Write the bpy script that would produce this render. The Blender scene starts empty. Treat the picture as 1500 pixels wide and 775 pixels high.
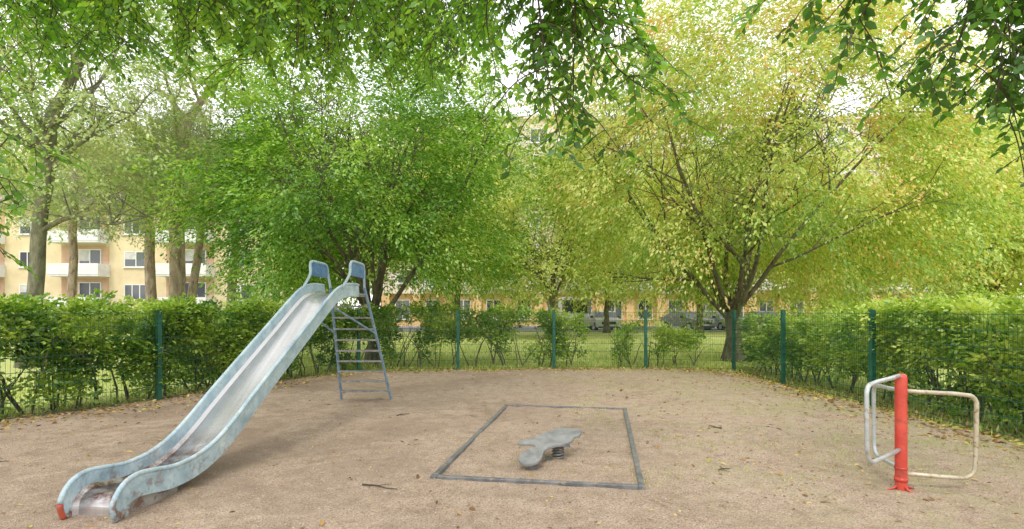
import bpy, math, random
import numpy as np
from mathutils import Vector, noise, Matrix
R=math.radians
sc=bpy.context.scene
rng=np.random.default_rng(7); random.seed(7)

# ---------------------------------------------------------------- materials
def newmat(name):
    m=bpy.data.materials.new(name); m.use_nodes=True
    nt=m.node_tree; b=nt.nodes['Principled BSDF']
    return m,nt,b
def ramp(nt,stops,fac=None):
    r=nt.nodes.new('ShaderNodeValToRGB'); e=r.color_ramp.elements
    while len(e)<len(stops): e.new(0.5)
    for i,(p,c) in enumerate(stops):
        e[i].position=p; e[i].color=(c[0],c[1],c[2],1)
    if fac is not None: nt.links.new(fac,r.inputs[0])
    return r
def noise_n(nt,scale,detail=4,rough=.55,coord=None,dist=0):
    n=nt.nodes.new('ShaderNodeTexNoise'); n.inputs['Scale'].default_value=scale
    n.inputs['Detail'].default_value=detail; n.inputs['Roughness'].default_value=rough
    n.inputs['Distortion'].default_value=dist
    if coord is not None: nt.links.new(coord,n.inputs['Vector'])
    return n
def pos(nt):
    return nt.nodes.new('ShaderNodeNewGeometry').outputs['Position']
def bump(nt,b,h,strength=.4,dist=.02):
    bp=nt.nodes.new('ShaderNodeBump'); bp.inputs['Strength'].default_value=strength
    bp.inputs['Distance'].default_value=dist
    nt.links.new(h,bp.inputs['Height']); nt.links.new(bp.outputs[0],b.inputs['Normal'])
def mix(nt,f,a,c,mode='MIX'):
    m=nt.nodes.new('ShaderNodeMixRGB'); m.blend_type=mode
    for i,v in enumerate((f,a,c)):
        if isinstance(v,(int,float)): m.inputs[i].default_value=v
        elif isinstance(v,tuple): m.inputs[i].default_value=(v[0],v[1],v[2],1)
        else: nt.links.new(v,m.inputs[i])
    return m.outputs[0]
def noisy(name,c1,c2,scale=6,rough=.7,metal=0,bs=.2,bd=.01,c3=None,scale3=30,lo=.35,hi=.65,stretch=None):
    m,nt,b=newmat(name); p=pos(nt)
    if stretch:
        mp=nt.nodes.new('ShaderNodeMapping'); mp.inputs['Scale'].default_value=stretch
        nt.links.new(p,mp.inputs[0]); p=mp.outputs[0]
    n=noise_n(nt,scale,6,.6,p); r=ramp(nt,[(lo,c1),(hi,c2)],n.outputs[0]); col=r.outputs[0]
    if c3:
        n3=noise_n(nt,scale3,5,.65,p); r3=ramp(nt,[(.55,(0,0,0)),(.66,(1,1,1))],n3.outputs[0])
        col=mix(nt,r3.outputs[0],col,c3)
    nt.links.new(col,b.inputs['Base Color']); b.inputs['Roughness'].default_value=rough
    b.inputs['Metallic'].default_value=metal
    n2=noise_n(nt,scale*6,4,.6,p); bump(nt,b,n2.outputs[0],bs,bd)
    return m
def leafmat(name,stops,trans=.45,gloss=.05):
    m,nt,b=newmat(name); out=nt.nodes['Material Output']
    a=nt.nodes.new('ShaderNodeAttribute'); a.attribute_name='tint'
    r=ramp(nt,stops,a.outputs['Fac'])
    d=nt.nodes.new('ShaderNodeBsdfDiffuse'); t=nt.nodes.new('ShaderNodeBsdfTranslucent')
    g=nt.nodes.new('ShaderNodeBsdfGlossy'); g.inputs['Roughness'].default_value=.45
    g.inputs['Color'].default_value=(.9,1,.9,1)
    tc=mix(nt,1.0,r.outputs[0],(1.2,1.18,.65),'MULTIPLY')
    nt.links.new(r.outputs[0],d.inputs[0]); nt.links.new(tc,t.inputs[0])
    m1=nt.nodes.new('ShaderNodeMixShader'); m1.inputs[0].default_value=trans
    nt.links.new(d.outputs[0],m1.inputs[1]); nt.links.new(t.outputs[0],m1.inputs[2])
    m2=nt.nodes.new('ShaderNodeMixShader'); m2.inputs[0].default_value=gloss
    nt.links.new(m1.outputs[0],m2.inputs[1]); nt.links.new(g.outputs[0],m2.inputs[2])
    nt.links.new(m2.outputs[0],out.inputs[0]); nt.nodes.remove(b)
    return m

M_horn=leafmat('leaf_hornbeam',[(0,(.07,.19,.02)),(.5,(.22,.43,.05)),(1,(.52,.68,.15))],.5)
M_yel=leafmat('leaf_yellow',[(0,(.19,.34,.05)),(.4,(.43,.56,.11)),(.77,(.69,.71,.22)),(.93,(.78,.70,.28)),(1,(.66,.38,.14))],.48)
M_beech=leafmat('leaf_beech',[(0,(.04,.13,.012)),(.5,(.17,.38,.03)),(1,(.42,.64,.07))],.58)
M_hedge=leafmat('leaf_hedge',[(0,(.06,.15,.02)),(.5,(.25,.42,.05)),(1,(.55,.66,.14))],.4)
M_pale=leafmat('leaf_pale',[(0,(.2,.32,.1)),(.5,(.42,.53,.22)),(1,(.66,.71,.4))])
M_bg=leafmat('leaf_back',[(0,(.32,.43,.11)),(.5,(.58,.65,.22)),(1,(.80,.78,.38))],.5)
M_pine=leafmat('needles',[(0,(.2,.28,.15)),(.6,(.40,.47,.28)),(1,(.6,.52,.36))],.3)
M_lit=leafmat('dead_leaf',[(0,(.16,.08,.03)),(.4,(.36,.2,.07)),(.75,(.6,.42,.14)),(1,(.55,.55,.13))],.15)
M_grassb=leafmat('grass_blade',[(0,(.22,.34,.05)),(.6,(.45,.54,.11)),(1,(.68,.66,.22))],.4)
M_bark=noisy('bark',(.075,.06,.04),(.22,.185,.135),9,.9,0,.8,.03,(.16,.18,.06),5,stretch=(1,1,.3))
M_barkL=noisy('bark_light',(.12,.11,.085),(.31,.285,.22),7,.9,0,.8,.03,(.19,.22,.09),3,stretch=(1,1,.4))
M_barkP=noisy('bark_pine',(.25,.18,.14),(.50,.40,.33),8,.9,0,.8,.04,(.15,.11,.09),10,stretch=(1,1,.35))
M_twig=noisy('twig',(.05,.035,.02),(.11,.08,.05),20,.8)

# ---------------------------------------------------------------- mesh helpers
def link(o,parent=None):
    sc.collection.objects.link(o)
    if parent: o.parent=parent
    return o
def mesh_obj(name,verts,faces,mats,fm=None,parent=None,smooth=False):
    me=bpy.data.meshes.new(name); me.from_pydata(verts,[],faces)
    for m in mats: me.materials.append(m)
    if fm is not None: me.polygons.foreach_set('material_index',np.array(fm,dtype=np.int32))
    if smooth: me.polygons.foreach_set('use_smooth',np.ones(len(faces),dtype=bool))
    me.update(); return link(bpy.data.objects.new(name,me),parent)
def empty(name,loc=(0,0,0)):
    e=bpy.data.objects.new(name,None); e.location=loc; e.empty_display_size=.3; return link(e)

class Tubes:
    def __init__(s): s.v=[];s.f=[];s.m=[]
    def add(s,pts,rad,sides=6,mat=0,cap=True):
        pts=[Vector(p) for p in pts]; n=len(pts)
        if not hasattr(rad,'__len__'): rad=[rad]*n
        b0=len(s.v); ref=None
        for i,p in enumerate(pts):
            t=(pts[min(i+1,n-1)]-pts[max(i-1,0)])
            if t.length<1e-9: t=Vector((0,0,1))
            t.normalize()
            if ref is None:
                ref=t.cross(Vector((0.13,.97,.2)));
                if ref.length<.1: ref=t.cross(Vector((1,0,0)))
            ref=(ref-t*ref.dot(t)).normalized(); q=t.cross(ref)
            for k in range(sides):
                a=2*math.pi*k/sides
                s.v.append(p+(ref*math.cos(a)+q*math.sin(a))*rad[i])
        for i in range(n-1):
            for k in range(sides):
                k2=(k+1)%sides
                s.f.append((b0+i*sides+k,b0+i*sides+k2,b0+(i+1)*sides+k2,b0+(i+1)*sides+k)); s.m.append(mat)
        if cap:
            s.f.append(tuple(b0+k for k in range(sides))[::-1]); s.m.append(mat)
            s.f.append(tuple(b0+(n-1)*sides+k for k in range(sides))); s.m.append(mat)
    def box(s,lo,hi,mat=0,rot=None,org=None):
        x0,y0,z0=lo;x1,y1,z1=hi; b=len(s.v)
        vs=[Vector(c) for c in ((x0,y0,z0),(x1,y0,z0),(x1,y1,z0),(x0,y1,z0),(x0,y0,z1),(x1,y0,z1),(x1,y1,z1),(x0,y1,z1))]
        if rot is not None: vs=[rot@v for v in vs]
        if org is not None: vs=[v+Vector(org) for v in vs]
        s.v+=vs
        for f in ((0,3,2,1),(4,5,6,7),(0,1,5,4),(1,2,6,5),(2,3,7,6),(3,0,4,7)):
            s.f.append(tuple(b+i for i in f)); s.m.append(mat)
    def obj(s,name,mats,parent=None,smooth=True):
        return mesh_obj(name,[tuple(v) for v in s.v],s.f,mats,s.m,parent,smooth)

T_FAR=np.array([(0,0,0),(.45,.5,.12),(1,0,-.05),(.45,-.5,.12)]); F_FAR=[(0,1,2),(0,2,3)]
T_NEAR=np.array([(0,0,0),(.22,.36,.08),(.6,.42,.1),(1,0,-.1),(.6,-.42,.1),(.22,-.36,.08)]); F_NEAR=[(0,1,2,3),(0,3,4,5)]
def leaves_obj(name,P,D,N,L,W,tint,mat,near=False,parent=None):
    T=T_NEAR if near else T_FAR; F=F_NEAR if near else F_FAR
    D=D/np.linalg.norm(D,axis=1,keepdims=True)
    S=np.cross(N,D); S/=np.maximum(np.linalg.norm(S,axis=1,keepdims=True),1e-6); U=np.cross(D,S)
    n=len(P); k=len(T)
    V=(P[:,None,:]+D[:,None,:]*(T[None,:,0,None]*L[:,None,None])+S[:,None,:]*(T[None,:,1,None]*W[:,None,None])+U[:,None,:]*(T[None,:,2,None]*W[:,None,None]))
    V=V.reshape(-1,3).astype(np.float32)
    fa=np.array(F,dtype=np.int32); nf,fv=fa.shape
    idx=(np.arange(n,dtype=np.int32)[:,None,None]*k+fa[None]).reshape(-1)
    me=bpy.data.meshes.new(name)
    me.vertices.add(len(V)); me.vertices.foreach_set('co',V.ravel())
    me.loops.add(len(idx)); me.loops.foreach_set('vertex_index',idx)
    me.polygons.add(n*nf); me.polygons.foreach_set('loop_start',np.arange(n*nf,dtype=np.int32)*fv)
    me.update(calc_edges=True)
    at=me.attributes.new('tint','FLOAT','FACE')
    at.data.foreach_set('value',np.repeat(np.clip(tint,0,1),nf).astype(np.float32))
    me.materials.append(mat)
    return link(bpy.data.objects.new(name,me),parent)

def nz(p,s,off=0):
    return noise.noise(Vector((p[0]*s+off,p[1]*s-off*.7,p[2]*s+off*.3)))

def spray_leaves(C,DIR,NRM,K,SL,SW,leafL,leafW,tint0,tvar=.22,droop=.25,hang=.0):
    """C spray origins, DIR axis, NRM normals; K leaves each in a flat drooping fan"""
    n=len(C); DIR=DIR/np.linalg.norm(DIR,axis=1,keepdims=True)
    S=np.cross(NRM,DIR); S/=np.linalg.norm(S,axis=1,keepdims=True)
    NN=np.cross(DIR,S)
    t=rng.random((n,K)); sgn=rng.choice([-1,1],(n,K)); w=rng.random((n,K))**.8*(1-.75*t)*np.minimum(1,t*4+.25)
    sl=SL*(.7+.6*rng.random((n,1)))
    P=C[:,None]+DIR[:,None]*(t*sl)[...,None]+S[:,None]*(w*sgn*SW)[...,None]
    P=P+NN[:,None]*(rng.normal(0,.03,(n,K)))[...,None]
    P[...,2]-=droop*sl*(t**2+.4*w)
    D=DIR[:,None]*.9+S[:,None]*(sgn*(.5+.5*w))[...,None]+rng.normal(0,.25,(n,K,3)); D[...,2]-=droop+hang
    N=NN[:,None]+rng.normal(0,.35,(n,K,3))
    L=leafL*(.7+.6*rng.random((n,K))); W=L*leafW
    tt=tint0[:,None]+rng.normal(0,tvar,(n,K))
    f=lambda a:a.reshape(-1,3)
    return f(P),f(D),f(N),L.ravel(),W.ravel(),tt.ravel()

def env_sprays(cen,rad,n,seed,shell=.45,nscale=.45,thr=-.1,zcut=None,hole=None):
    """origins within an ellipsoid with clumps & gaps."""
    cen=np.array(cen);rad=np.array(rad);out=[];dirs=[];tin=[];tries=0
    while len(out)<n and tries<n*30:
        tries+=1
        d=rng.normal(size=3); d/=np.linalg.norm(d)
        r=shell+(1-shell)*rng.random()**.7
        lump=1+.28*noise.noise(Vector(d*2.2)+Vector((seed,0,0)))+.18*noise.noise(Vector(d*5)+Vector((0,seed,0)))
        p=cen+rad*d*r*lump
        if zcut is not None and p[2]<zcut+.8*nz(p,.6,seed+2): continue
        nn=nz(p,nscale,seed*3.1)+.5*nz(p,nscale*2.6,seed)
        if nn<thr: continue
        if hole is not None and hole(p) : continue
        out.append(p); dd=(p-cen)/rad; dirs.append(dd/ (np.linalg.norm(dd)+1e-6)); 
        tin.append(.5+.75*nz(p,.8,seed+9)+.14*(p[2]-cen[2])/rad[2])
    return np.array(out),np.array(dirs),np.array(tin)

def limbs(T,start,dirv,length,r,lev,maxlev,inside,seed_r,up=.08,nch=5,wander=.22,ratio=.55,mat=0):
    n=7 if lev<2 else 5
    p=Vector(start); d=Vector(dirv).normalized(); pts=[p.copy()]; rr=[r]
    for i in range(n):
        d=(d+Vector((seed_r.gauss(0,wander),seed_r.gauss(0,wander),seed_r.gauss(0,wander*.7)+up))*.5).normalized()
        p=p+d*length/n; pts.append(p.copy()); rr.append(r*(1-.8*(i+1)/n)+.004)
        if not inside(p): break
    T.add(pts,rr,8 if lev==0 else (6 if lev==1 else 4),mat,cap=False)
    if lev<maxlev:
        for j in range(nch):
            t=.22+.75*(j+seed_r.random()*.8)/nch; k=min(int(t*(len(pts)-1)),len(pts)-2); fr=t*(len(pts)-1)-k
            q=pts[k].lerp(pts[k+1],min(fr,1)); ax=(pts[k+1]-pts[k]).normalized()
            side=ax.cross(Vector((seed_r.gauss(0,1),seed_r.gauss(0,1),seed_r.gauss(0,1)))).normalized()
            nd=(ax*.75+side*.8)
            limbs(T,q,nd,length*ratio*(1.15-.6*t),max(rr[k]*.5,.005),lev+1,maxlev,inside,seed_r,up,nch,wander*1.1,ratio,mat)

def make_tree(name,base,trunk_h,trunk_r,stems,cen,rad,nspray,K,SL,SW,leafL,leafW,leafm,barkm,seed,
              thr=-.1,zcut=None,shell=.4,lean=(0,0),fan=.8,stem_len=6,droop=.3,hang=0,lv=2,nscale=.45,hole=None,flat=.5,nch=5,up=.08,tadd=0.,extra=(),srad=.5):
    e=empty(name,base); sr=random.Random(seed); T=Tubes(); b=Vector(base)
    def inside(p):
        q=p-Vector(cen); return (q.x/rad[0])**2+(q.y/rad[1])**2+(q.z/rad[2])**2<.92 or (p.z<cen[2]*.6 and math.hypot(q.x/rad[0],q.y/rad[1])<.5)
    top=b+Vector((lean[0],lean[1],trunk_h)); pts=[];rr=[]
    for i in range(9):
        t=i/8; pts.append(b.lerp(top,t)+Vector((sr.gauss(0,.03),sr.gauss(0,.03),0))*(t*1.5)+Vector((0,0,-.15 if i==0 else 0)))
        rr.append(trunk_r*(1+.7*math.exp(-t*trunk_h*3))*(1-.25*t))
    T.add(pts,rr,14,0)
    for i in range(stems):
        a=2*math.pi*(i+sr.random()*.5)/stems; f=fan*(.5+.7*sr.random())
        st=b.lerp(top,.78+.22*sr.random())
        if i==0: f*=.25; st=top
        limbs(T,st-Vector((0,0,.05)),(math.cos(a)*f,math.sin(a)*f,1),stem_len*(.85+.3*sr.random()),trunk_r*(srad if i else .7),0,lv,inside,sr,up,nch)
    for (pp,r0) in extra:
        pp=[Vector(q) for q in pp]
        T.add(crv(pp,5),[r0*(1-.75*i/(5*(len(pp)-1))) for i in range(5*(len(pp)-1)+1)],7,0,False)
        for q in pp[1:]:
            for _ in range(3): limbs(T,q,(sr.gauss(0,1),sr.gauss(0,.6),sr.uniform(-.1,.9)),1.1,r0*.3,1,2,lambda p:True,sr,up,3)
    o=T.obj('trunk_and_limbs',[barkm]); 
    C,Dr,tin=env_sprays(cen,rad,nspray,seed,shell,nscale,thr,zcut,hole)
    tin=tin+tadd
    DD=Dr.copy(); DD[:,2]=DD[:,2]*.35-.1; DD+=rng.normal(0,.35,DD.shape)
    NN=np.tile(np.array([0,0,1.]),(len(C),1))+Dr*flat+rng.normal(0,.25,C.shape)
    P=spray_leaves(C,DD,NN,K,SL,SW,leafL,leafW,tin,droop=droop,hang=hang)
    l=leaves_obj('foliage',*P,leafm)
    for q in (o,l):
        q.parent=e; q.matrix_parent_inverse=Matrix.Translation(-Vector(base))
    return e
def copy_tree(src,name,loc,rotz,s):
    e=empty(name,loc); e.rotation_euler=(0,0,rotz); e.scale=s
    for c in src.children:
        k=bpy.data.objects.new(c.name,c.data); sc.collection.objects.link(k); k.parent=e
        k.matrix_parent_inverse=c.matrix_parent_inverse.copy()
    return e
def crv(pts,n):
    pts=[Vector(p) for p in pts]; P=[pts[0]*2-pts[1]]+pts+[pts[-1]*2-pts[-2]]; out=[]
    for i in range(1,len(P)-2):
        for k in range(n):
            t=k/n;a,b_,c_,d_=P[i-1],P[i],P[i+1],P[i+2]
            out.append(.5*((2*b_)+(c_-a)*t+(2*a-5*b_+4*c_-d_)*t*t+(3*b_-a-3*c_+d_)*t**3))
    out.append(pts[-1]); return out

# ---------------------------------------------------------------- camera
cd=bpy.data.cameras.new('camera'); cam=bpy.data.objects.new('camera',cd); link(cam)
cam.location=(0,0,1.5); cam.rotation_euler=(R(90),0,0)
cd.sensor_width=36; cd.lens=18.72; cd.shift_y=.045; cd.clip_end=2000; cd.clip_start=.05
sc.camera=cam

# ---------------------------------------------------------------- light
w=bpy.data.worlds.new('World'); sc.world=w; w.use_nodes=True; nt=w.node_tree
bg=nt.nodes['Background']; sky=nt.nodes.new('ShaderNodeTexSky'); sky.sky_type='NISHITA'; sky.sun_disc=False
sky.sun_elevation=R(50); sky.sun_rotation=R(195)
mx=nt.nodes.new('ShaderNodeMixRGB'); mx.inputs[0].default_value=.9; mx.inputs[2].default_value=(12.6,12.6,12.8,1)
nt.links.new(sky.outputs[0],mx.inputs[1]); nt.links.new(mx.outputs[0],bg.inputs[0]); bg.inputs[1].default_value=.15
sd=bpy.data.lights.new('sun','SUN'); sd.energy=1.5; sd.angle=R(14); sd.color=(1,.95,.86)
so=bpy.data.objects.new('sun',sd); link(so); so.location=(-3,-8,14)
az=R(195); el=R(50)
v=Vector((math.sin(az)*math.cos(el),math.cos(az)*math.cos(el),math.sin(el)))
so.rotation_euler=v.to_track_quat('Z','Y').to_euler()
sc.view_settings.view_transform='Standard'; sc.view_settings.look='None'; sc.view_settings.exposure=0

# ---------------------------------------------------------------- ground
m,nt,b=newmat('lawn'); p=pos(nt)
n1=noise_n(nt,.5,5,.6,p); n2=noise_n(nt,14,5,.7,p)
c=ramp(nt,[(.3,(.32,.42,.09)),(.55,(.56,.60,.18)),(.75,(.70,.66,.3))],n1.outputs[0]).outputs[0]
c=mix(nt,.5,c,ramp(nt,[(.3,(.2,.29,.07)),(.7,(.70,.70,.26))],n2.outputs[0]).outputs[0])
nt.links.new(c,b.inputs['Base Color']); b.inputs['Roughness'].default_value=.95; bump(nt,b,n2.outputs[0],.6,.04)
M_lawn=m
mesh_obj('ground',[(-600,-200,0),(600,-200,0),(600,900,0),(-600,900,0)],[(0,1,2,3)],[M_lawn])

m,nt,b=newmat('sand'); p=pos(nt)
n1=noise_n(nt,.7,5,.6,p,.4); n2=noise_n(nt,6,8,.75,p,.3); n3=noise_n(nt,70,4,.8,p)
vo=nt.nodes.new('ShaderNodeTexVoronoi'); vo.inputs['Scale'].default_value=105; nt.links.new(p,vo.inputs['Vector'])
c=ramp(nt,[(.3,(.31,.215,.15)),(.48,(.445,.325,.233)),(.72,(.53,.41,.305))],n1.outputs[0]).outputs[0]
c=mix(nt,.55,c,ramp(nt,[(.3,(.19,.13,.09)),(.48,(.445,.335,.243)),(.72,(.61,.50,.395))],n2.outputs[0]).outputs[0])
c=mix(nt,.95,c,ramp(nt,[(.32,(.2,.18,.165)),(.48,(.95,.95,.95)),(.7,(1.5,1.47,1.43))],n3.outputs[0]).outputs[0],'MULTIPLY')
c=mix(nt,.6,c,ramp(nt,[(.0,(.22,.18,.16)),(.25,(1,1,1)),(1,(1.2,1.2,1.2))],vo.outputs['Color']).outputs[0],'MULTIPLY')
sx=nt.nodes.new('ShaderNodeSeparateXYZ'); nt.links.new(p,sx.inputs[0])
mr=nt.nodes.new('ShaderNodeMapRange'); mr.inputs[1].default_value=.6; mr.inputs[2].default_value=5.0; nt.links.new(sx.outputs[0],mr.inputs[0])
nm=noise_n(nt,1.6,8,.8,p,.6); rm=ramp(nt,[(.44,(0,0,0)),(.64,(.85,.85,.85))],nm.outputs[0])
fm=mix(nt,1.0,rm.outputs[0],mr.outputs[0],'MULTIPLY')
c=mix(nt,fm,c,(.37,.37,.17))
ml=nt.nodes.new('ShaderNodeMapRange'); ml.inputs[1].default_value=2.5; ml.inputs[2].default_value=-4; nt.links.new(sx.outputs[0],ml.inputs[0])
nd=noise_n(nt,.6,7,.7,p,.8); rd=ramp(nt,[(.44,(0,0,0)),(.60,(.7,.7,.7))],nd.outputs[0])
c=mix(nt,mix(nt,1.0,rd.outputs[0],ml.outputs[0],'MULTIPLY'),c,(.255,.18,.125))
nt.links.new(c,b.inputs['Base Color']); b.inputs['Roughness'].default_value=.95
hh=mix(nt,.45,n3.outputs[0],vo.outputs['Distance']); hh=mix(nt,.45,hh,n2.outputs[0])
bump(nt,b,hh,1.0,.035)
M_sand=m
poly=[(-9.5,-6),(-8.9,3),(-7.3,6.3),(-6.0,8.9),(-5.0,11.2),(-3.7,12.7),(-1.2,13.1),(2.5,13.6),(4.4,13.5),(5.3,12.6),(5.3,10.8),(5.45,8.3),(5.6,5.8),(6.0,-6)]
def inpoly(x,y,pl=poly):
    c=False;j=len(pl)-1
    for i in range(len(pl)):
        xi,yi=pl[i];xj,yj=pl[j]
        if (yi>y)!=(yj>y) and x<(xj-xi)*(y-yi)/(yj-yi)+xi: c=not c
        j=i
    return c
def gz(x,y):
    q=Vector((x,y,0))
    return .03+.02*noise.noise(q*.9)+.013*noise.noise(q*2.8)+.012*noise.noise(q*6.5)
st=.06; xs=np.arange(-9.6,6.2,st); ys=np.arange(-3,13.8,st)
vid={}; V=[];F=[]
for i,x in enumerate(xs):
    for j,y in enumerate(ys):
        o=.22*noise.noise(Vector((x*1.4,y*1.4,3)))
        if inpoly(x+o,y+o): vid[(i,j)]=len(V); V.append((x,y,gz(x,y)))
for (i,j) in vid:
    q=[(i,j),(i+1,j),(i+1,j+1),(i,j+1)]
    if all(k in vid for k in q): F.append(tuple(vid[k] for k in q))
mesh_obj('sand_ground',V,F,[M_sand],smooth=True)

M_asph=noisy('asphalt',(.10,.10,.10),(.17,.165,.16),3,.9)
M_kerb=noisy('kerb_stone',(.35,.34,.32),(.5,.48,.45),4,.8)
T=Tubes(); T.box((-60,37.5,-.02),(70,47,.012),0); 
T.box((-60,37.2,-.02),(70,37.5,.12),1); T.box((-60,47,-.02),(70,47.3,.12),1); T.box((-60,47.3,-.02),(70,49.5,.1),1)
T.obj('parking_road',[M_asph,M_kerb],smooth=False)

# ---------------------------------------------------------------- fence
M_green=noisy('fence_green',(.006,.075,.045),(.015,.12,.075),5,.45)
M_wire=noisy('fence_wire',(.015,.085,.055),(.035,.13,.08),5,.5)
posts=[(-8.3,4.3),(-7.1,6.6),(-5.84,8.8),(-4.94,11.1),(-3.8,13.2),(-1.36,13.4),(1.08,13.75),(3.45,13.75),(5.54,13.3),(5.5,10.8),(5.65,8.35),(5.85,5.8),(6.05,3.3),(6.25,.8)]
T=Tubes()
for x,y in posts:
    i=posts.index((x,y)); a=posts[max(i-1,0)]; c_=posts[min(i+1,len(posts)-1)]
    ang=math.atan2(c_[1]-a[1],c_[0]-a[0]); rt=Matrix.Rotation(ang,3,'Z')
    T.box((-.035,-.035,-.1),(.035,.035,1.5),0,rt,(x,y,0)); T.box((-.039,-.039,1.5),(.039,.039,1.515),0,rt,(x,y,0))
    for z in (.2,.75,1.3): T.box((-.045,-.05,z),(.045,-.036,z+.05),0,rt,(x,y,0))
for i in range(len(posts)-1):
    a=Vector((*posts[i],0));c_=Vector((*posts[i+1],0)); d=c_-a; L=d.length; ang=math.atan2(d.y,d.x); rt=Matrix.Rotation(ang,3,'Z')
    for k in range(8):
        z=.05+k*.2
        for yy in (-.045,-.033):
            T.box((0.02,yy-.0035,z),(L-.02,yy+.0035,z+.007),1,rt,a)
    nx=int(L/.05)
    for k in range(1,nx):
        x=L*k/nx; T.box((x-.0016,-.0406,.04),(x+.0016,-.0374,1.47),1,rt,a)
T.obj('wire_mesh_fence',[M_green,M_wire],smooth=False)

# ---------------------------------------------------------------- hedges
def hedge(name,path,width,h0,h1,n,thr,seed,leafL=.075,mat=M_hedge,tadd=0,nsc=1.6,zlow=.1):
    e=empty(name,(path[0][0],path[0][1],0)); T=Tubes(); sr=random.Random(seed)
    seg=[Vector((*p,0)) for p in path]; lens=[(seg[i+1]-seg[i]).length for i in range(len(seg)-1)]; tot=sum(lens)
    def at(s):
        i=0
        while i<len(lens)-1 and s>lens[i]: s-=lens[i]; i+=1
        d=(seg[i+1]-seg[i]).normalized(); return seg[i]+d*s,d
    C=[];DI=[];TI=[];k=0
    while len(C)<n and k<n*40:
        k+=1; s=sr.random()*tot; q,d=at(s); nrm=Vector((-d.y,d.x,0))
        hh=h0+(h1-h0)*s/tot; hh*=1+.1*noise.noise(Vector((q.x*1.5,q.y*1.5,seed)))+.08*noise.noise(Vector((q.x*5,q.y*5,seed)))
        u=sr.uniform(-1,1); u=math.copysign(abs(u)**.6,u); z=zlow+(hh-zlow)*sr.random()**.75
        wd=width*(.55+.45*min(1,z/.7))*(1+.45*noise.noise(Vector((q.x*2,q.y*2,z*2+seed))))
        p=q+nrm*(u*wd*.5); p.z=z
        g=nz(p,nsc,seed)+.45*(z/hh-.55)
        if g<thr: continue
        C.append(tuple(p)); dd=nrm*u+Vector((sr.gauss(0,.5),sr.gauss(0,.5),.5+sr.gauss(0,.4))); DI.append(tuple(dd))
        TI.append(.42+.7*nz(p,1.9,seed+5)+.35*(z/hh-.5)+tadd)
    C=np.array(C);DI=np.array(DI);TI=np.array(TI)
    NN=np.array([0,0,1.])+DI*.8+rng.normal(0,.4,C.shape)
    P=spray_leaves(C,DI,NN,12,.26,.12,leafL,.6,TI,droop=.2)
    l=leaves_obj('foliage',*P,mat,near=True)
    s=.1
    while s<tot:
        q,d=at(s); nrm=Vector((-d.y,d.x,0))
        for j in range(3):
            p=q+nrm*sr.uniform(-.1,.1)*width+d*sr.uniform(-.1,.1); pts=[p.copy()];rr=[.016]; dr=Vector((sr.gauss(0,.25),sr.gauss(0,.25),1))
            hh=(h0+(h1-h0)*s/tot)*sr.uniform(.6,.92)
            for i in range(6):
                p=p+dr.normalized()*hh/6; dr+=Vector((sr.gauss(0,.15),sr.gauss(0,.15),0)); pts.append(p.copy()); rr.append(.016*(1-i/7))
                if i>0 and nz(p,nsc,seed)>thr-.1:
                    sd_=Vector((sr.gauss(0,1),sr.gauss(0,1),.6)).normalized()*.3
                    T.add([p,p+sd_*.5,p+sd_+Vector((0,0,.05))],[.006,.005,.003],4,0,False)
            T.add(pts,rr,5,0,False)
        s+=sr.uniform(.25,.5)
    o=T.obj('stems',[M_bark])
    for q in (o,l): q.parent=e; q.matrix_parent_inverse=Matrix.Translation(-Vector(e.location))
hedge('hedge',[(-8.75,4.5),(-7.5,6.9),(-6.25,9.0),(-5.3,11.3)],.75,1.53,1.55,5200,-.16,11,.075,tadd=.06)
hedge('hedge',[(-5.3,11.3),(-4.6,12.7),(-3.9,13.8),(-3.0,13.9)],.65,1.53,1.5,1500,-.13,12,.075)
hedge('hedge',[(-2.9,13.9),(-.6,14.1),(1.9,14.3)],.55,1.55,1.45,1300,.0,13,.075,tadd=.05)
hedge('hedge',[(2.8,14.3),(5.0,14.2)],.55,1.15,.85,380,.1,14,.075,tadd=.2)
hedge('hedge',[(6.1,13.3),(6.15,10.6),(6.3,8.6)],.6,1.2,1.5,1300,-.05,15,.075,tadd=.15)
hedge('hedge',[(6.3,8.6),(6.45,6.2),(6.6,3.5)],.8,1.58,1.7,3200,-.16,16,.075,tadd=.3)
hedge('shrub',[(7.3,11.8),(7.3,9.0),(7.6,5)],.9,1.5,1.85,1100,-.05,17,.085,tadd=.35)

# ---------------------------------------------------------------- trees
def hole_h(p): return (abs(p[0]+3.9)<1.3 and p[1]<15.5 and p[2]<3.5)
make_tree('hornbeam_tree',(-4.0,15.3,0),1.4,.17,10,(-4.35,15.0,5.3),(4.9,3.9,4.4),5000,27,.85,.42,.10,.48,M_horn,M_bark,3,
          thr=-.15,zcut=1.85,shell=.35,fan=.85,stem_len=6.2,droop=.3,hole=hole_h,lv=3,nch=4,srad=.42,tadd=-.02)
def hole_y(p): return (abs(p[0]-6.6)<1.9 and p[1]<15.5 and p[2]<3.7)
make_tree('linden_tree',(6.6,15.9,0),1.45,.24,10,(7.4,15.6,6.4),(6.8,4.6,5.6),6700,27,.9,.45,.103,.48,M_yel,M_bark,5,
          thr=-.14,zcut=1.9,shell=.38,fan=1.0,stem_len=7.0,droop=.45,hang=.35,hole=hole_y,lv=3,nch=4,tadd=.03,srad=.31)
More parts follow.
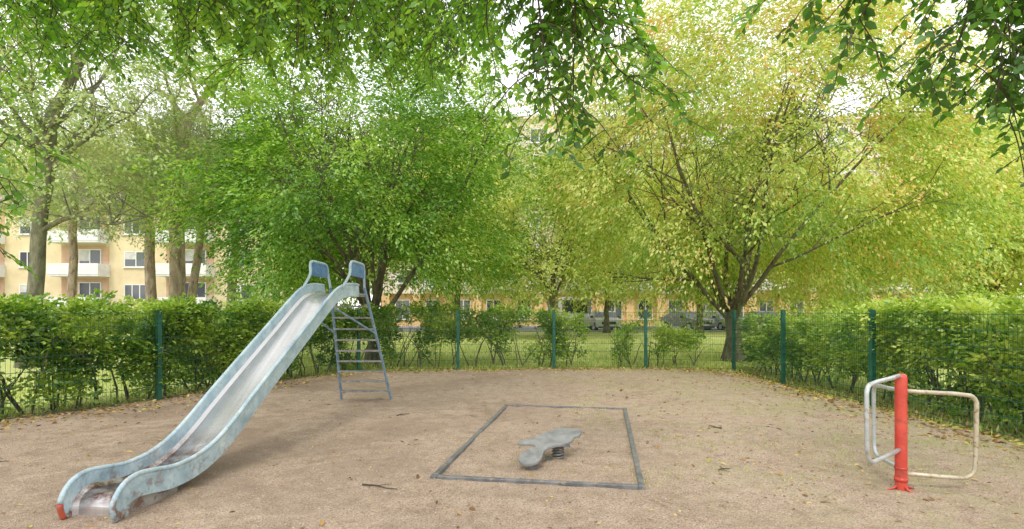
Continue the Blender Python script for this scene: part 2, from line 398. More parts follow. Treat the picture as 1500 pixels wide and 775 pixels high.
make_tree('maple_tree',(-12.9,14.2,0),6.8,.19,7,(-12.2,14.2,8.2),(5.4,3.6,4.8),2900,20,.7,.35,.10,.55,M_pale,M_barkL,8,
          thr=-.06,zcut=4.1,shell=.25,lean=(.6,0),fan=1.1,stem_len=4.5,lv=2,srad=.34,
          extra=[([(-12.6,14.2,3.6),(-11.6,14,3.95),(-10.4,13.8,3.75),(-9.3,13.6,3.9)],.075),([(-12.4,14.2,5.2),(-11.2,14,6.0),(-9.8,13.8,6.6)],.07)])
for i,(x,y,h,r,ln) in enumerate([(-11.5,18.2,9.5,.27,.15),(-15.2,22.5,10,.22,-.2),(-11.9,22.3,9,.19,.5),(-12.9,21,9,.17,.9),(-18.3,22,10,.17,.3)]):
    make_tree('pine_tree',(x,y,0),h*.75,r,5,(x+ln,y,h*.72),(3.4,2.4,3.0),1150,34,.35,.3,.12,.18,M_pine,M_barkP,20+i,
          thr=-.06,shell=.2,zcut=4.7,lean=(ln,0),fan=1.6,stem_len=3.2,droop=-.1,flat=1.0,nch=4,srad=.3)
bt=make_tree('background_tree',(2.2,28,0),2.4,.2,6,(2.2,28,5.8),(4.7,3.8,4.0),2200,22,1.0,.55,.17,.55,M_bg,M_bark,31,
          thr=-.12,zcut=2.5,shell=.35,fan=.8,stem_len=5,srad=.34)
for (x,y,rz,s) in [(17.5,30,2.5,(1.1,1.2,1.05)),(24,27,.6,(1.1,1.1,1.2)),(16.8,18.8,3.3,(.75,.8,.8)),(-10,30,1,(1.0,1.0,1.2)),(31,33,1,(1.3,1.3,1.3)),
    (-3.5,34,4,(1.1,1.1,1.4)),(6.4,36,2.2,(.9,1.0,1.2)),(12.5,35.5,5.1,(1.1,1.0,1.3)),(-30,60,.4,(2.2,1,2.2)),(-48,60,.9,(2.3,1,2.3)),(-66,60,2.2,(2.3,1,2.3)),(-14,58,2.9,(1.6,1,2))]:
    copy_tree(bt,'background_tree',(x,y,0),rz,s)

# ------------------------------------------- overhanging beech (trunk stands behind the camera)
e=empty('beech_tree',(.8,-4.2,0)); T=Tubes(); sr=random.Random(77)
T.add([(.8,-4.2,-.1),(.8,-4.2,.6),(.75,-4.15,2),(.8,-4.0,3.6),(.9,-3.9,5.5),(.7,-4,8)],[.42,.3,.27,.24,.18,.08],14)
LP=[];LD=[];LN=[];LL=[];LT=[]
def twig(p,d,L,tint):
    p=Vector(p);d=Vector(d).normalized(); n=max(3,int(L/.036)); pts=[p.copy()]; sg=1
    for i in range(n):
        d=(d+Vector((sr.gauss(0,.06),sr.gauss(0,.06),-.05+sr.gauss(0,.04)))).normalized()
        p=p+d*L/n; pts.append(p.copy()); sg=-sg
        side=d.cross(Vector((0,0,1)))
        if side.length<.2: side=Vector((1,0,0))
        side.normalize(); nr=side.cross(d)
        ld=d*.7+side*sg*sr.uniform(.5,1.1)+Vector((0,0,-.25))
        LP.append(tuple(p));LD.append(tuple(ld));LN.append(tuple(nr*(1 if nr.z>0 else -1)+Vector((sr.gauss(0,.35),sr.gauss(0,.35),sr.gauss(0,.25)))))
        LL.append(.08*sr.uniform(.6,1.2)); LT.append(tint+sr.gauss(0,.15))
    T.add(pts,[.003]*len(pts),3,0,False)
def bough(pts,r0,r1,start=.3,spacing=.09,tl=(.25,.55),tint=.4,sub=.0):
    c_=crv(pts,8); n=len(c_); T.add(c_,[r0+(r1-r0)*i/(n-1) for i in range(n)],6,0,False)
    acc=0
    for i in range(1,n):
        seg=(c_[i]-c_[i-1]); acc+=seg.length
        if i/n<start: continue
        while acc>spacing:
            acc-=spacing; d=seg.normalized(); a=sr.uniform(0,6.28)
            sd_=Vector((math.cos(a),math.sin(a),sr.uniform(-.5,.25)))
            q=c_[i-1].lerp(c_[i],sr.random())
            if sr.random()<sub:
                dd=(d*.6+sd_).normalized(); Lb=sr.uniform(.3,.55)
                bough([q,q+dd*Lb*.5+Vector((0,0,.02)),q+dd*Lb+Vector((0,0,-.12))],.005,.003,.1,.09,(.12,.28),tint+sr.gauss(0,.1),0)
            else: twig(q,d*.6+sd_,sr.uniform(*tl),tint+.25*nz(q,1.5,3))
bough([(.8,-4,3.4),(.4,-1.5,4.7),(.3,1.2,4.85),(.35,3.0,4.5)],.1,.03,.97)
bough([(.8,-4,3.6),(-.8,-1,5.2),(-1.8,2.5,5.6),(-2.6,5.5,5.9)],.1,.03,.97)
bough([(.8,-4,3.7),(2.0,-1.5,4.8),(2.9,1.0,4.8),(3.4,2.6,4.5)],.09,.03,.97)
bough([(-.8,-1,5.2),(-3,1.5,5.6),(-4.6,4,5.7),(-5.6,6,5.6)],.06,.025,.97)
for pts,tt,sb in [([(.3,2.6,4.7),(.15,3.4,4.1),(.2,3.6,3.4),(.34,3.65,2.62)],.2,.45),
    ([(.3,2.6,4.7),(.2,3.6,4.2),(.15,3.9,3.6),(.22,4.0,3.0)],.3,.45),
    ([(.3,2.6,4.7),(.4,3.5,4.1),(.45,3.8,3.5),(.42,3.9,3.0)],.3,.4),
    ([(.3,2.6,4.7),(.45,3.8,4.0),(.75,4.1,3.45),(1.12,4.2,3.2)],.35,.35),
    ([(.3,2.6,4.7),(.55,3.6,4.2),(.8,4.0,3.8),(.9,4.2,3.5)],.35,.35),
    ([(.3,2.6,4.7),(.0,3.8,4.3),(-.2,4.2,3.9),(-.12,4.4,3.4)],.45,.4)]:
    bough(pts,.012,.003,.3,.065,(.12,.28),tt,sb)
for i in range(84):
    x=sr.uniform(-3.9,-.1); y=sr.uniform(4.8,7.4); z0=1.5+.583*y+.25+sr.uniform(0,.25)
    dl=sr.uniform(.3,.85)*(1.4 if -2.7<x<-.3 else .8)
    bough([(x*.9,y-1.0,z0+.5),(x*.97,y-.3,z0+.1),(x,y,z0-dl*.5),(x+sr.gauss(0,.25),y+.25,z0-dl)],.01,.003,.35,.1,(.18,.38),.55+sr.gauss(0,.17),.25)
for i in range(32):
    x=sr.uniform(-6.4,-3.4); y=sr.uniform(5.2,6.8); z0=1.5+.583*y+.2
    dl=sr.uniform(.25,.75)
    bough([(x*.9,y-1.0,z0+.5),(x*.97,y-.3,z0+.1),(x,y,z0-dl*.5),(x+sr.gauss(0,.2),y+.25,z0-dl)],.01,.003,.35,.11,(.18,.35),.45+sr.gauss(0,.12),.25)
for pts in ([(-4.5,3.9,4.1),(-4.45,4.1,3.5),(-4.25,4.2,3.1),(-3.9,4.3,2.8)],[(-4.6,4.2,3.3),(-4.4,4.4,2.8),(-4.2,4.5,2.4)],[(-4.7,4.4,2.7),(-4.5,4.5,2.25),(-4.28,4.5,1.95)]):
    bough(pts,.01,.003,.2,.08,(.12,.28),.4,.3)
for pts,tt in [([(3.4,2.6,4.5),(3.3,3.1,4.1),(3.2,3.4,3.5),(3.18,3.5,2.85)],.12),([(3.4,2.6,4.5),(3.5,3.3,3.9),(3.4,3.5,3.3),(3.3,3.55,2.72)],.12),
    ([(3.4,2.6,4.5),(3.5,3.2,3.9),(3.45,3.4,3.5),(3.3,3.5,3.1)],.12),([(3.4,2.6,4.5),(3.35,3.2,4.0),(3.15,3.4,3.7),(3.0,3.5,3.4)],.12),
    ([(3.4,2.6,4.5),(3.0,3.3,3.8),(2.95,3.5,3.3),(2.82,3.6,2.98)],.12),([(3.1,2.6,4.2),(2.7,3.3,3.95),(2.3,3.6,3.72),(1.9,3.7,3.66)],.2),
    ([(2.6,3.2,3.9),(2.45,3.4,3.68),(2.33,3.5,3.5),(2.25,3.55,3.3)],.2)]:
    bough(pts,.01,.003,.3,.065,(.1,.24),tt,.34)
o=T.obj('trunk_and_limbs',[M_twig])
LP=np.array(LP);LD=np.array(LD);LN=np.array(LN);LL=np.array(LL);LT=np.array(LT)
l=leaves_obj('foliage',LP,LD,LN,LL,LL*.62,LT,M_beech,near=True)
for q in (o,l): q.parent=e; q.matrix_parent_inverse=Matrix.Translation(-Vector(e.location))

# ---------------------------------------------------------------- buildings
M_yw=noisy('render_yellow',(.66,.54,.33),(.75,.63,.41),1.2,.9)
M_or=noisy('render_orange',(.64,.40,.20),(.74,.51,.29),1.2,.9)
M_orb=noisy('balcony_back',(.52,.33,.21),(.62,.42,.29),1.2,.9)
M_wh=noisy('paint_white',(.68,.68,.66),(.80,.80,.78),2,.7)
M_pk=noisy('render_peach',(.70,.59,.50),(.80,.70,.60),.8,.9)
M_roof=noisy('roof_dark',(.3,.22,.19),(.4,.3,.27),2,.8)
M_glass,nt,b=newmat('window_glass'); n=noise_n(nt,.35,2,.5,pos(nt))
nt.links.new(ramp(nt,[(.4,(.03,.035,.04)),(.6,(.14,.15,.16))],n.outputs[0]).outputs[0],b.inputs['Base Color']); b.inputs['Roughness'].default_value=.08
M_cur=noisy('curtain',(.5,.5,.48),(.65,.64,.6),3,.9)
def window(Tf,Tg,Tc,x,y,z,w,h,panes=2,curt=False):
    t=.08
    Tf.box((x-w/2,y-.06,z-h/2),(x+w/2,y-.003,z-h/2+t)); Tf.box((x-w/2,y-.06,z+h/2-t),(x+w/2,y-.003,z+h/2))
    for k in range(panes+1):
        xx=x-w/2+k*(w-t)/panes; Tf.box((xx,y-.055,z-h/2+t),(xx+t,y-.003,z+h/2-t))
    Tf.box((x-w/2-.08,y-.16,z-h/2-.07),(x+w/2+.08,y-.003,z-h/2-.004))
    Tg.box((x-w/2+.02,y-.03,z-h/2+.02),(x+w/2-.02,y-.002,z+h/2-.02))
    if curt: Tc.box((x-w/2+t,y-.036,z+h/2-.5*h),(x-w/2+w/panes,y-.031,z+h/2-t))
def building_left():
    e=empty('apartment_building',(-40,45,0)); W=Tubes();Fr=Tubes();G=Tubes();B=Tubes();Cu=Tubes();O=Tubes();Rf=Tubes()
    y=45; W.box((-66,y,0),(-18.5,y+11,10.2)); Rf.box((-66.4,y-.5,10.2),(-18.1,y+11.5,10.45)); 
    Rf.v+=[Vector(q) for q in ((-66.4,y-.5,10.45),(-18.1,y-.5,10.45),(-18.1,y+11.5,10.45),(-66.4,y+11.5,10.45),(-60,y+5.5,12.6),(-24,y+5.5,12.6))]
    k=len(Rf.v)-6; Rf.f+=[(k,k+1,k+5,k+4),(k+1,k+2,k+5),(k+2,k+3,k+4,k+5),(k+3,k,k+4)]; Rf.m+=[0]*4
    for fl in range(3):
        z=3.05+2.78*fl
        for c in range(5):
            xw=-22.9-8.85*c; window(Fr,G,Cu,xw,y,z,2.0,1.35,2+(c+fl)%2,(c+fl)%2==0)
            xb=-27.2-8.85*c
            B.box((xb-2.1,y-1.3,z-1.5),(xb+2.1,y-.003,z-1.32)); B.box((xb-2.1,y-1.36,z-1.36),(xb+2.1,y-1.28,z-.45))
            B.box((xb-2.1,y-1.28,z-1.32),(xb-2.02,y-.003,z-.45)); B.box((xb+2.02,y-1.28,z-1.32),(xb+2.1,y-.003,z-.45))
            O.box((xb-2.0,y-.04,z-1.3),(xb+2.0,y-.004,z+1.15))
            window(Fr,G,Cu,xb+.45,y-.05,z-.15,1.9,2.0,2,fl%2==1)
    for q,nm,mt in ((W,'walls',M_yw),(Fr,'window_frames',M_wh),(G,'windows',M_glass),(B,'balconies',M_wh),(Cu,'curtains',M_cur),(O,'balcony_backs',M_orb),(Rf,'roof',M_roof)):
        o=q.obj(nm,[mt],smooth=False); o.parent=e; o.matrix_parent_inverse=Matrix.Translation(-Vector(e.location))
building_left()
def building_mid():
    e=empty('apartment_building',(15,53,0)); W=Tubes();Fr=Tubes();G=Tubes();B=Tubes();Cu=Tubes();O=Tubes()
    y=53; W.box((-13,y,3.2),(46,y+12,20.5)); W.box((-13.3,y-.3,20.5),(46.3,y+12.3,20.8))
    O.box((-13,y+.6,0),(46,y+12,3.2))
    for k in range(20): O.box((-13+k*3.05,y+.02,0),(-12.2+k*3.05,y+.6,3.2)); 
    for k in range(19): window(Fr,G,Cu,-11+k*3.05,y+.6,1.6,1.5,2.0,2)
    for fl in range(6):
        z=4.9+2.8*fl
        for c in range(9):
            xw=-10.5+6.6*c; window(Fr,G,Cu,xw,y,z,1.8,1.4,2,(c+fl)%3==0)
            xb=xw+3.3
            B.box((xb-1.5,y-1.2,z-1.4),(xb+1.5,y-.003,z-1.25)); B.box((xb-1.5,y-1.25,z-1.3),(xb+1.5,y-1.18,z-.35))
            window(Fr,G,Cu,xb,y,z-.15,2.2,2.0,2)
    for q,nm,mt in ((W,'walls',M_pk),(Fr,'window_frames',M_wh),(G,'windows',M_glass),(B,'balconies',M_wh),(Cu,'curtains',M_cur),(O,'arcade',M_or)):
        o=q.obj(nm,[mt],smooth=False); o.parent=e; o.matrix_parent_inverse=Matrix.Translation(-Vector(e.location))
building_mid()

# ---------------------------------------------------------------- vehicles
def paint(name,c):
    m,nt,b=newmat(name); n=noise_n(nt,3,2,.5,pos(nt))
    nt.links.new(ramp(nt,[(.3,tuple(q*.9 for q in c)),(.7,c)],n.outputs[0]).outputs[0],b.inputs['Base Color'])
    b.inputs['Roughness'].default_value=.3; return m
M_tyre=noisy('tyre',(.02,.02,.02),(.035,.035,.035),10,.8)
M_lamp=noisy('headlamp',(.6,.62,.65),(.8,.8,.8),10,.2)
M_plate=noisy('bumper_black',(.03,.03,.03),(.05,.05,.05),10,.5)
def vehicle(name,x,y,rot,prof,cab,width,col,van=False):
    e=empty(name,(x,y,.012)); e.rotation_euler=(0,0,rot)
    body=paint(name+'_paint',col)
    def loft(prof,wd,zc,taper):
        n=len(prof); v=[]
        for s in (-1,-.94,.94,1):
            for (a,z) in prof:
                ins=taper*max(0,(z-zc)); ed=.05 if abs(s)==1 else 0
                mid=sum(q[0] for q in prof)/n; mz=sum(q[1] for q in prof)/n
                v.append((s*(wd/2-ins),a+(mid-a)*ed,z+(mz-z)*ed))
        f=[]
        for k in range(3):
            for i in range(n):
                j=(i+1)%n; f.append((k*n+i,k*n+j,(k+1)*n+j,(k+1)*n+i))
        f.append(tuple(range(n))[::-1]); f.append(tuple(3*n+i for i in range(n))); return v,f
    v,f=loft(prof,width,.9,.25 if not van else .08); mesh_obj('body',v,f,[body],None,e)
    v,f=loft(cab,width*.98+.02,.9,.25 if not van else .08); mesh_obj('windows',v,f,[M_glass],None,e)
    T=Tubes(); L0=min(q[0] for q in prof);L1=max(q[0] for q in prof)
    for sx in (-1,1):
        for yy in (L0+.75,L1-.75):
            T.add([(sx*(width/2-.2),yy,.32),(sx*(width/2+.015),yy,.32)],.32,20,0); T.add([(sx*(width/2+.015),yy,.32),(sx*(width/2+.025),yy,.32)],.19,14,1)
    T.obj('wheels',[M_tyre,M_lamp],e,False)
    T=Tubes()
    for sx in (-1,1):
        T.box((sx*(width/2-.33)-.17,L0-.02,.62),(sx*(width/2-.33)+.17,L0+.1,.78),0)
        T.box((sx*(width/2+.1)-.1,L0+1.35,.95),(sx*(width/2+.1)+.1,L0+1.5,1.1),1)
    T.box((-width*.28,L0-.025,.5),(width*.28,L0+.1,.7),1); T.box((-width*.42,L0-.03,.24),(width*.42,L0+.1,.36),1); 
    T.box((-.26,L0-.045,.4),(.26,L0-.032,.5),0)
    T.obj('lamps_and_grille',[M_lamp,M_plate],e,False)
carp=[(-2.1,.3),(-2.1,.78),(-1.95,.86),(-1.0,.98),(-.35,1.42),(.9,1.46),(1.75,1.05),(2.1,.98),(2.1,.3)]
carc=[(-1.06,.95),(-.45,1.36),(.88,1.40),(1.6,1.02)]
vanp=[(-2.5,.35),(-2.5,1.0),(-2.3,1.15),(-1.75,1.3),(-1.15,2.3),(-.9,2.5),(2.5,2.5),(2.5,.35)]
vanc=[(-1.82,1.32),(-1.26,2.25),(-.64,2.25),(-.64,1.3)]
vehicle('parked_van',4.6,40.5,0,vanp,vanc,1.98,(.75,.76,.78),True)
vehicle('parked_car',6.9,40.0,0,carp,carc,1.78,(.78,.79,.8))
vehicle('parked_car',13.2,40.2,.35,carp,carc,1.78,(.3,.31,.33))
vehicle('parked_car',15.8,40.3,.2,carp,carc,1.78,(.55,.57,.6))
vehicle('parked_car',19.5,41,0,carp,carc,1.78,(.16,.17,.18))

# ---------------------------------------------------------------- slide
m,nt,b=newmat('slide_blue'); p=pos(nt)
n1=noise_n(nt,5,7,.7,p,.3); n2=noise_n(nt,28,6,.7,p)
c=ramp(nt,[(.3,(.24,.35,.43)),(.5,(.40,.53,.59)),(.7,(.58,.67,.69))],n1.outputs[0]).outputs[0]
c=mix(nt,ramp(nt,[(.52,(0,0,0)),(.72,(.8,.8,.8))],n2.outputs[0]).outputs[0],c,(.27,.31,.21))
sx=nt.nodes.new('ShaderNodeSeparateXYZ'); nt.links.new(p,sx.inputs[0])
mr=nt.nodes.new('ShaderNodeMapRange'); mr.inputs[1].default_value=.42; mr.inputs[2].default_value=.05; nt.links.new(sx.outputs[2],mr.inputs[0])
n3=noise_n(nt,11,6,.7,p); r3=ramp(nt,[(.5,(0,0,0)),(.62,(1,1,1))],n3.outputs[0])
c=mix(nt,mix(nt,1.0,mr.outputs[0],r3.outputs[0],'MULTIPLY'),c,(.2,.09,.05))
nt.links.new(c,b.inputs['Base Color']); b.inputs['Roughness'].default_value=.45; bump(nt,b,n2.outputs[0],.25,.004); M_sl=m
m,nt,b=newmat('slide_bed_steel'); p=pos(nt)
mp=nt.nodes.new('ShaderNodeMapping'); mp.inputs['Scale'].default_value=(10,.5,.5); nt.links.new(p,mp.inputs[0])
n1=noise_n(nt,1.1,4,.5,mp.outputs[0]); n2=noise_n(nt,2.5,6,.65,p)
c=ramp(nt,[(.3,(.50,.49,.485)),(.5,(.57,.56,.555)),(.7,(.64,.63,.625))],n1.outputs[0]).outputs[0]
c=mix(nt,ramp(nt,[(.5,(0,0,0)),(.72,(.3,.3,.3))],n2.outputs[0]).outputs[0],c,(.44,.41,.38))
sx=nt.nodes.new('ShaderNodeSeparateXYZ'); nt.links.new(p,sx.inputs[0])
mr=nt.nodes.new('ShaderNodeMapRange'); mr.inputs[1].default_value=.40; mr.inputs[2].default_value=.18; nt.links.new(sx.outputs[2],mr.inputs[0])
n3=noise_n(nt,8,6,.7,p); r3=ramp(nt,[(.36,(.2,.2,.2)),(.56,(1,1,1))],n3.outputs[0])
mr2=nt.nodes.new('ShaderNodeMapRange'); mr2.inputs[1].default_value=.10; mr2.inputs[2].default_value=.14; nt.links.new(sx.outputs[2],mr2.inputs[0])
f=mix(nt,1.0,mix(nt,1.0,mr.outputs[0],r3.outputs[0],'MULTIPLY'),mr2.outputs[0],'MULTIPLY')
c=mix(nt,f,c,(.12,.05,.035))
nt.links.new(c,b.inputs['Base Color']); b.inputs['Roughness'].default_value=.27; b.inputs['Metallic'].default_value=.75; bump(nt,b,n2.outputs[0],.06,.003); M_bed=m
M_red=noisy('red_paint',(.50,.045,.03),(.62,.08,.05),6,.4,0,.15,.003,(.3,.06,.04),14)
M_redw=noisy('red_worn',(.36,.05,.03),(.52,.11,.05),8,.5,0,.2,.003,(.2,.12,.09),20)
M_blue=noisy('blue_paint',(.07,.17,.36),(.14,.27,.48),7,.4,0,.15,.003,(.3,.38,.42),20)
M_rung=noisy('rung_steel',(.22,.22,.22),(.4,.39,.37),12,.5,.5)
M_rail=noisy('rail_paint',(.13,.24,.38),(.28,.40,.5),8,.5,0,.15,.003,(.25,.2,.15),25)
sl=empty('playground_slide',(-2.7,5.8,0))
bedp=[(7.62,1.74),(7.3,1.735),(7.02,1.67),(6.75,1.52),(6.3,1.23),(5.8,.91),(5.35,.62),(5.0,.385),(4.75,.245),(4.5,.165),(4.25,.145),(4.05,.17),(3.93,.185),(3.85,.165),(3.81,.11),(3.80,.03)]
cc=crv([(0,a,z) for a,z in bedp],5)
ax=Vector((-2.45+2.95,7.6-3.85,0)).normalized(); sd_=Vector((ax.y,-ax.x,0))
def axx(Y): return -2.45+(Y-7.6)*.1333
V=[];F=[];FM=[]; edgeL=[];edgeR=[]
n=len(cc)
for i,q in enumerate(cc):
    t=(cc[max(i-1,0)]-cc[min(i+1,n-1)]).normalized()
    nr=Vector((0,-t.z,t.y)); 
    if nr.z<0: nr=-nr
    if i>n-14 and nr.y>0: nr=-nr
    base=Vector((axx(q.y),q.y,q.z)); s=i/(n-1)
    hw=.27-.06*s; fh=.125
    if s>.93: fh=.125-(s-.93)/.07*.05
    prof=[(-hw,-.045),(-hw,fh),(-hw+.022,fh),(-hw+.03,.03),(-hw+.055,.0),(hw-.055,0),(hw-.03,.03),(hw-.022,fh),(hw,fh),(hw,-.045)]
    for (a,h) in prof: V.append(tuple(base+sd_*a+nr*h))
    edgeL.append(base+sd_*(-hw+.008)+nr*fh); edgeR.append(base+sd_*(hw-.008)+nr*fh)
for i in range(n-1):
    for k in range(10):
        k2=(k+1)%10; F.append((i*10+k,i*10+k2,(i+1)*10+k2,(i+1)*10+k)); FM.append(1 if k in (3,4,5) else 0)
F.append(tuple(range(10))); FM.append(0); F.append(tuple((n-1)*10+k for k in range(10))[::-1]); FM.append(0)
def par(o,e): o.parent=e; o.matrix_parent_inverse=Matrix.Translation(-Vector(e.location)); return o
so_=mesh_obj('chute',V,F,[M_sl,M_bed],FM); par(so_,sl)
T=Tubes(); T.add(edgeL[:-5],.019,8); T.add(edgeR,.019,8); par(T.obj('chute_edges',[M_sl]),sl)
T=Tubes(); T.add(edgeL[-6:],.0192,8); par(T.obj('red_foot',[M_redw]),sl)
T=Tubes(); cx=-2.43
for s in (-1,1):
    foot=Vector((cx+s*.42,8.92,0)); tp=Vector((cx+s*.25,7.86,1.84)); 
    T.add([foot+Vector((0,0,-.05)),foot.lerp(tp,.5),tp],.022,8,0)
    loop=crv([tp,(cx+s*.262,7.81,2.0),(cx+s*.268,7.77,2.12),(cx+s*.27,7.70,2.165),(cx+s*.27,7.45,2.17),(cx+s*.27,7.20,2.165),(cx+s*.268,7.12,2.11),(cx+s*.262,7.10,1.98),(axx(7.1)+s*.262,7.08,1.80)],6)
    T.add(loop,.018,8,1)
    x=cx+s*.268
    b0=len(T.v)
    ring=[(7.77,1.97),(7.775,2.1),(7.72,2.155),(7.45,2.16),(7.2,2.155),(7.135,2.10),(7.12,1.97)]
    for dx in (-.006,.006):
        for (yy,zz_) in ring: T.v.append(Vector((x+dx,yy,zz_)))
    m_=len(ring); T.f.append(tuple(b0+i for i in range(m_))); T.m.append(2); T.f.append(tuple(b0+m_+i for i in range(m_))[::-1]); T.m.append(2)
    for i in range(m_): j=(i+1)%m_; T.f.append((b0+i,b0+m_+i,b0+m_+j,b0+j)); T.m.append(2)
    T.add([foot.lerp(tp,.62),Vector((axx(6.9)+s*.2,6.95,1.55))],.014,6,0)
fl_=Vector((cx-.42,8.92,0)); tl=Vector((cx-.25,7.86,1.84)); fr=Vector((cx+.42,8.92,0)); tr=Vector((cx+.25,7.86,1.84))
for k in range(10):
    t=.09+k*.095; a=fl_.lerp(tl,t); c_=fr.lerp(tr,t)
    d=c_-a; T.box((0,-.04,-.012),(d.length,.04,.012),3,None,a)
T.box((cx-.25,7.62,1.70),(cx+.25,7.9,1.735),3)
par(T.obj('ladder',[M_rail,M_sl,M_blue,M_rung],smooth=False),sl)
M_conc=noisy('concrete',(.22,.2,.17),(.38,.36,.32),7,.9,0,.5,.01,(.2,.12,.09),9)
T=Tubes(); rt=Matrix.Rotation(-math.atan2(ax.x,ax.y),3,'Z'); T.box((-.17,.06,-.1),(.17,.55,.12),0,rt,(axx(3.8),3.80,0)); par(T.obj('footing',[M_conc],smooth=False),sl)

# ---------------------------------------------------------------- rectangular edging frame
M_edge=noisy('edging_steel',(.12,.125,.13),(.24,.24,.24),9,.55,.3,.3,.005,(.33,.28,.22),15)
A=Vector((-.083,8.18,0));B_=Vector((1.673,7.9,0));C_=Vector((1.075,4.41,0));D_=Vector((-.685,4.68,0))
T=Tubes()
for a,c_ in ((A,B_),(B_,C_),(C_,D_),(D_,A)):
    d=c_-a; L=d.length; ang=math.atan2(d.y,d.x); rt=Matrix.Rotation(ang,3,'Z')
    T.box((0.028,-.024,-.05),(L-.028,.024,.055),0,rt,a)
for a in (A,B_,C_,D_): T.box((-.029,-.029,-.05),(.029,.029,.058),0,Matrix.Rotation(-.15,3,'Z'),a)
o=T.obj('edging_frame',[M_edge],smooth=False); bv=o.modifiers.new('b','BEVEL'); bv.width=.006; bv.segments=2

# ---------------------------------------------------------------- rocking fish board
m,nt,b=newmat('weathered_board'); p=pos(nt)
n1=noise_n(nt,7,6,.6,p,.5); n2=noise_n(nt,70,5,.7,p)
c=ramp(nt,[(.3,(.12,.125,.12)),(.5,(.20,.205,.195)),(.72,(.30,.30,.285))],n1.outputs[0]).outputs[0]
c=mix(nt,ramp(nt,[(.6,(0,0,0)),(.7,(.7,.7,.7))],n2.outputs[0]).outputs[0],c,(.42,.41,.38))
nt.links.new(c,b.inputs['Base Color']); b.inputs['Roughness'].default_value=.5; bump(nt,b,n2.outputs[0],.3,.004); M_bd=m
out=[(.724,5.48),(.62,5.50),(.51,5.52),(.406,5.466),(.312,5.413),(.19,5.31),(.068,5.273),(.067,5.224),(.20,5.215),(.22,5.165),(.144,5.117),(.077,5.037),(.063,4.948),(.113,4.884),(.2,4.894),(.275,4.97),(.315,5.115),(.43,5.195),(.519,5.218),(.594,5.28),(.622,5.345),(.689,5.384)]
o3=crv([(x,y,0) for x,y in out]+[(out[0][0],out[0][1],0)],3)[:-1]
V=[];F=[]; n=len(o3); zz=lambda y:-1.38+.3*y+.012
for k,dz in enumerate((0,-.028)):
    for q in o3: V.append((q.x,q.y,zz(q.y)+dz))
F=[tuple(range(n))[::-1],tuple(n+i for i in range(n))]+[(i,(i+1)%n,n+(i+1)%n,n+i) for i in range(n)]
fe=empty('spring_rocker',(.45,5.25,0)); o=mesh_obj('fish_board',V,F,[M_bd]); par(o,fe)
bv=o.modifiers.new('b','BEVEL'); bv.width=.006; bv.segments=2; bv.limit_method='ANGLE'
T=Tubes(); co=[]
for i in range(90):
    a=i/90*2*math.pi*5; co.append((.46+.055*math.cos(a),5.32+.055*math.sin(a),.02+.15*i/90))
T.add(co,.009,6,0); T.box((.37,5.22,.16),(.57,5.38,.175),0); T.box((.33,5.2,-.02),(.6,5.44,.035),0)
T.box((.16,4.97,-.02),(.24,5.05,.1),0)
par(T.obj('spring_and_base',[M_edge],smooth=False),fe)

# ---------------------------------------------------------------- carousel with three bows
ce=empty('spinning_carousel',(3.2,4.38,0)); px,py=3.2,4.38
T=Tubes(); T.add([(px,py,-.02),(px,py,.02),(px,py,.945),(px,py,.97),(px,py,.98)],[.046,.044,.044,.04,.022],18,0)
T.add([(px,py,.10),(px,py,.13)],.05,18,0); T.add([(px,py,.20),(px,py,.215)],.049,18,0)
for a in (10,185,280):
    d=Vector((math.cos(R(a)),math.sin(R(a)),0)); T.add([Vector((px,py,.075))+d*.03,Vector((px,py,.045))+d*.06,Vector((px,py,.02))+d*.14],[.014,.01,.006],6,0)
par(T.obj('post',[M_red]),ce)
M_gal=noisy('galvanised_tube',(.42,.46,.48),(.58,.6,.6),10,.4,.4,.1,.002,(.35,.3,.22),25)
M_wornt=noisy('worn_tube',(.42,.36,.24),(.6,.54,.42),10,.45,.3,.1,.002,(.3,.2,.12),25)
for phi,z0,z1,mt in ((213,.33,.945,0),(74,.17,.82,0),(-3,.13,.82,1)):
    T=Tubes(); d=Vector((math.cos(R(phi)),math.sin(R(phi)),0)); P=lambda r,z:Vector((px,py,z))+d*r
    path=[P(.04,z1+.02),P(.2,z1+.01),P(.42,z1),P(.52,z1-.012)]
    for k in range(1,6): a=k/5*math.pi/2; path.append(P(.52+.075*math.sin(a),z1-.085+.075*math.cos(a)))
    path+=[P(.592,(z0+z1)/2)]
    for k in range(0,6): a=k/5*math.pi/2; path.append(P(.49+.095*math.cos(a),z0+.1-.1*math.sin(a)))
    path+=[P(.3,z0+.01),P(.04,z0+.03)]
    T.add(path,.0175,10,0); par(T.obj('bow',[(M_gal,M_wornt)[mt]]),ce)

# ---------------------------------------------------------------- litter, pebbles, grass, twigs
def segd(x,y):
    best=9
    for i in range(1,len(posts)-2):
        ax_,ay=posts[i];bx,by=posts[i+1]; t=max(0,min(1,((x-ax_)*(bx-ax_)+(y-ay)*(by-ay))/((bx-ax_)**2+(by-ay)**2)))
        best=min(best,math.hypot(x-ax_-t*(bx-ax_),y-ay-t*(by-ay)))
    return best
P=[];sz=[]
while len(P)<17000:
    x=sr.uniform(-8,6.4); y=sr.uniform(3.2,14.6); d=segd(x,y); cl=max(0,nz((x,y,0),.8,2))
    if sr.random()<math.exp(-(d/.42)**1.1)+.02+.08*cl+(.06 if x>1.5 and y>4 else 0): P.append((x,y,gz(x,y)+.004 if inpoly(x,y) else .01)); sz.append(.058 if d<.9 else (.05 if sr.random()<.25 else .028))
P=np.array(P);n=len(P);D=rng.normal(size=(n,3));D[:,2]*=.2;N=np.array([0,0,1.])+rng.normal(0,.35,(n,3))
L=np.array(sz)*(.5+.9*rng.random(n)); leaves_obj('leaf_litter',P,D,N,L,L*.6,rng.random(n),M_lit,near=True)
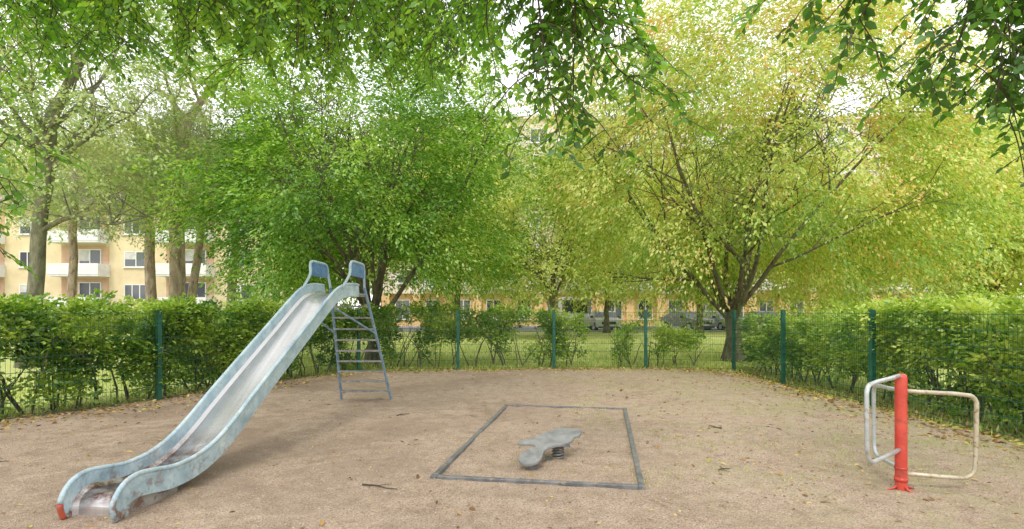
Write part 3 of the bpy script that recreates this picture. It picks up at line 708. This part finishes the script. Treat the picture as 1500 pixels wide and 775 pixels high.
def grass(name,pts,h,mat=M_grassb):
    P=np.array(pts);n=len(P);D=rng.normal(0,.45,(n,3));D[:,2]=1;N=rng.normal(size=(n,3));N[:,2]*=.2
    L=h*(.5+rng.random(n)); leaves_obj(name,P,D,N,L,L*.16,rng.random(n),mat)
pts=[]
while len(pts)<26000:
    x=sr.uniform(-10,14); y=13.3+abs(sr.gauss(0,7)); 
    if not inpoly(x,y) and y<36: pts.append((x,y,0))
while len(pts)<34000:
    x=sr.uniform(-10,9); y=sr.uniform(4,14)
    if not inpoly(x,y): pts.append((x,y,0))
grass('grass',pts,.1)
pts=[]
while len(pts)<6000:
    x=sr.uniform(.5,5.6); y=sr.uniform(4,13.4)
    if inpoly(x,y) and nz((x,y,0),1.3,4)+.4*nz((x,y,0),5,4)>.12+.25*(5.6-x)/5 : pts.append((x+sr.gauss(0,.03),y+sr.gauss(0,.03),gz(x,y)))
grass('grass_tufts',pts,.028)
V=[];F=[]
for i in range(9000):
    y=3.3+sr.random()**1.6*6; x=sr.uniform(-1,1)*y*1.0
    if not inpoly(x,y): continue
    s=sr.uniform(.003,.009); z=gz(x,y)+s*.2; k=len(V)
    V+=[(x+s,y,z),(x,y+s*.8,z),(x-s*.9,y,z),(x,y-s,z),(x,y,z+s*.8)]; F+=[(k,k+1,k+4),(k+1,k+2,k+4),(k+2,k+3,k+4),(k+3,k,k+4)]
M_peb=noisy('pebble',(.2,.15,.11),(.6,.5,.42),40,.9)
mesh_obj('gravel',V,F,[M_peb])
for (x,y,a,L) in ((-1.25,4.45,-.35,.34),(-5.2,5.05,.1,.4),(-1.6,7.4,.8,.22),(2.6,6.6,2.1,.2),(1.9,4.9,.4,.16)):
    T=Tubes(); d=Vector((math.cos(a),math.sin(a),0)); s_=Vector((-d.y,d.x,0)); q=Vector((x,y,gz(x,y)+.012))
    T.add([q,q+d*L*.4+s_*.02,q+d*L*.7-s_*.01,q+d*L],[.008,.006,.005,.003],5)
    T.add([q+d*L*.4+s_*.02,q+d*L*.65+s_*.1],[.004,.002],4); T.add([q+d*L*.2,q+d*L*.35-s_*.08],[.004,.002],4)
    T.obj('twig',[M_twig])
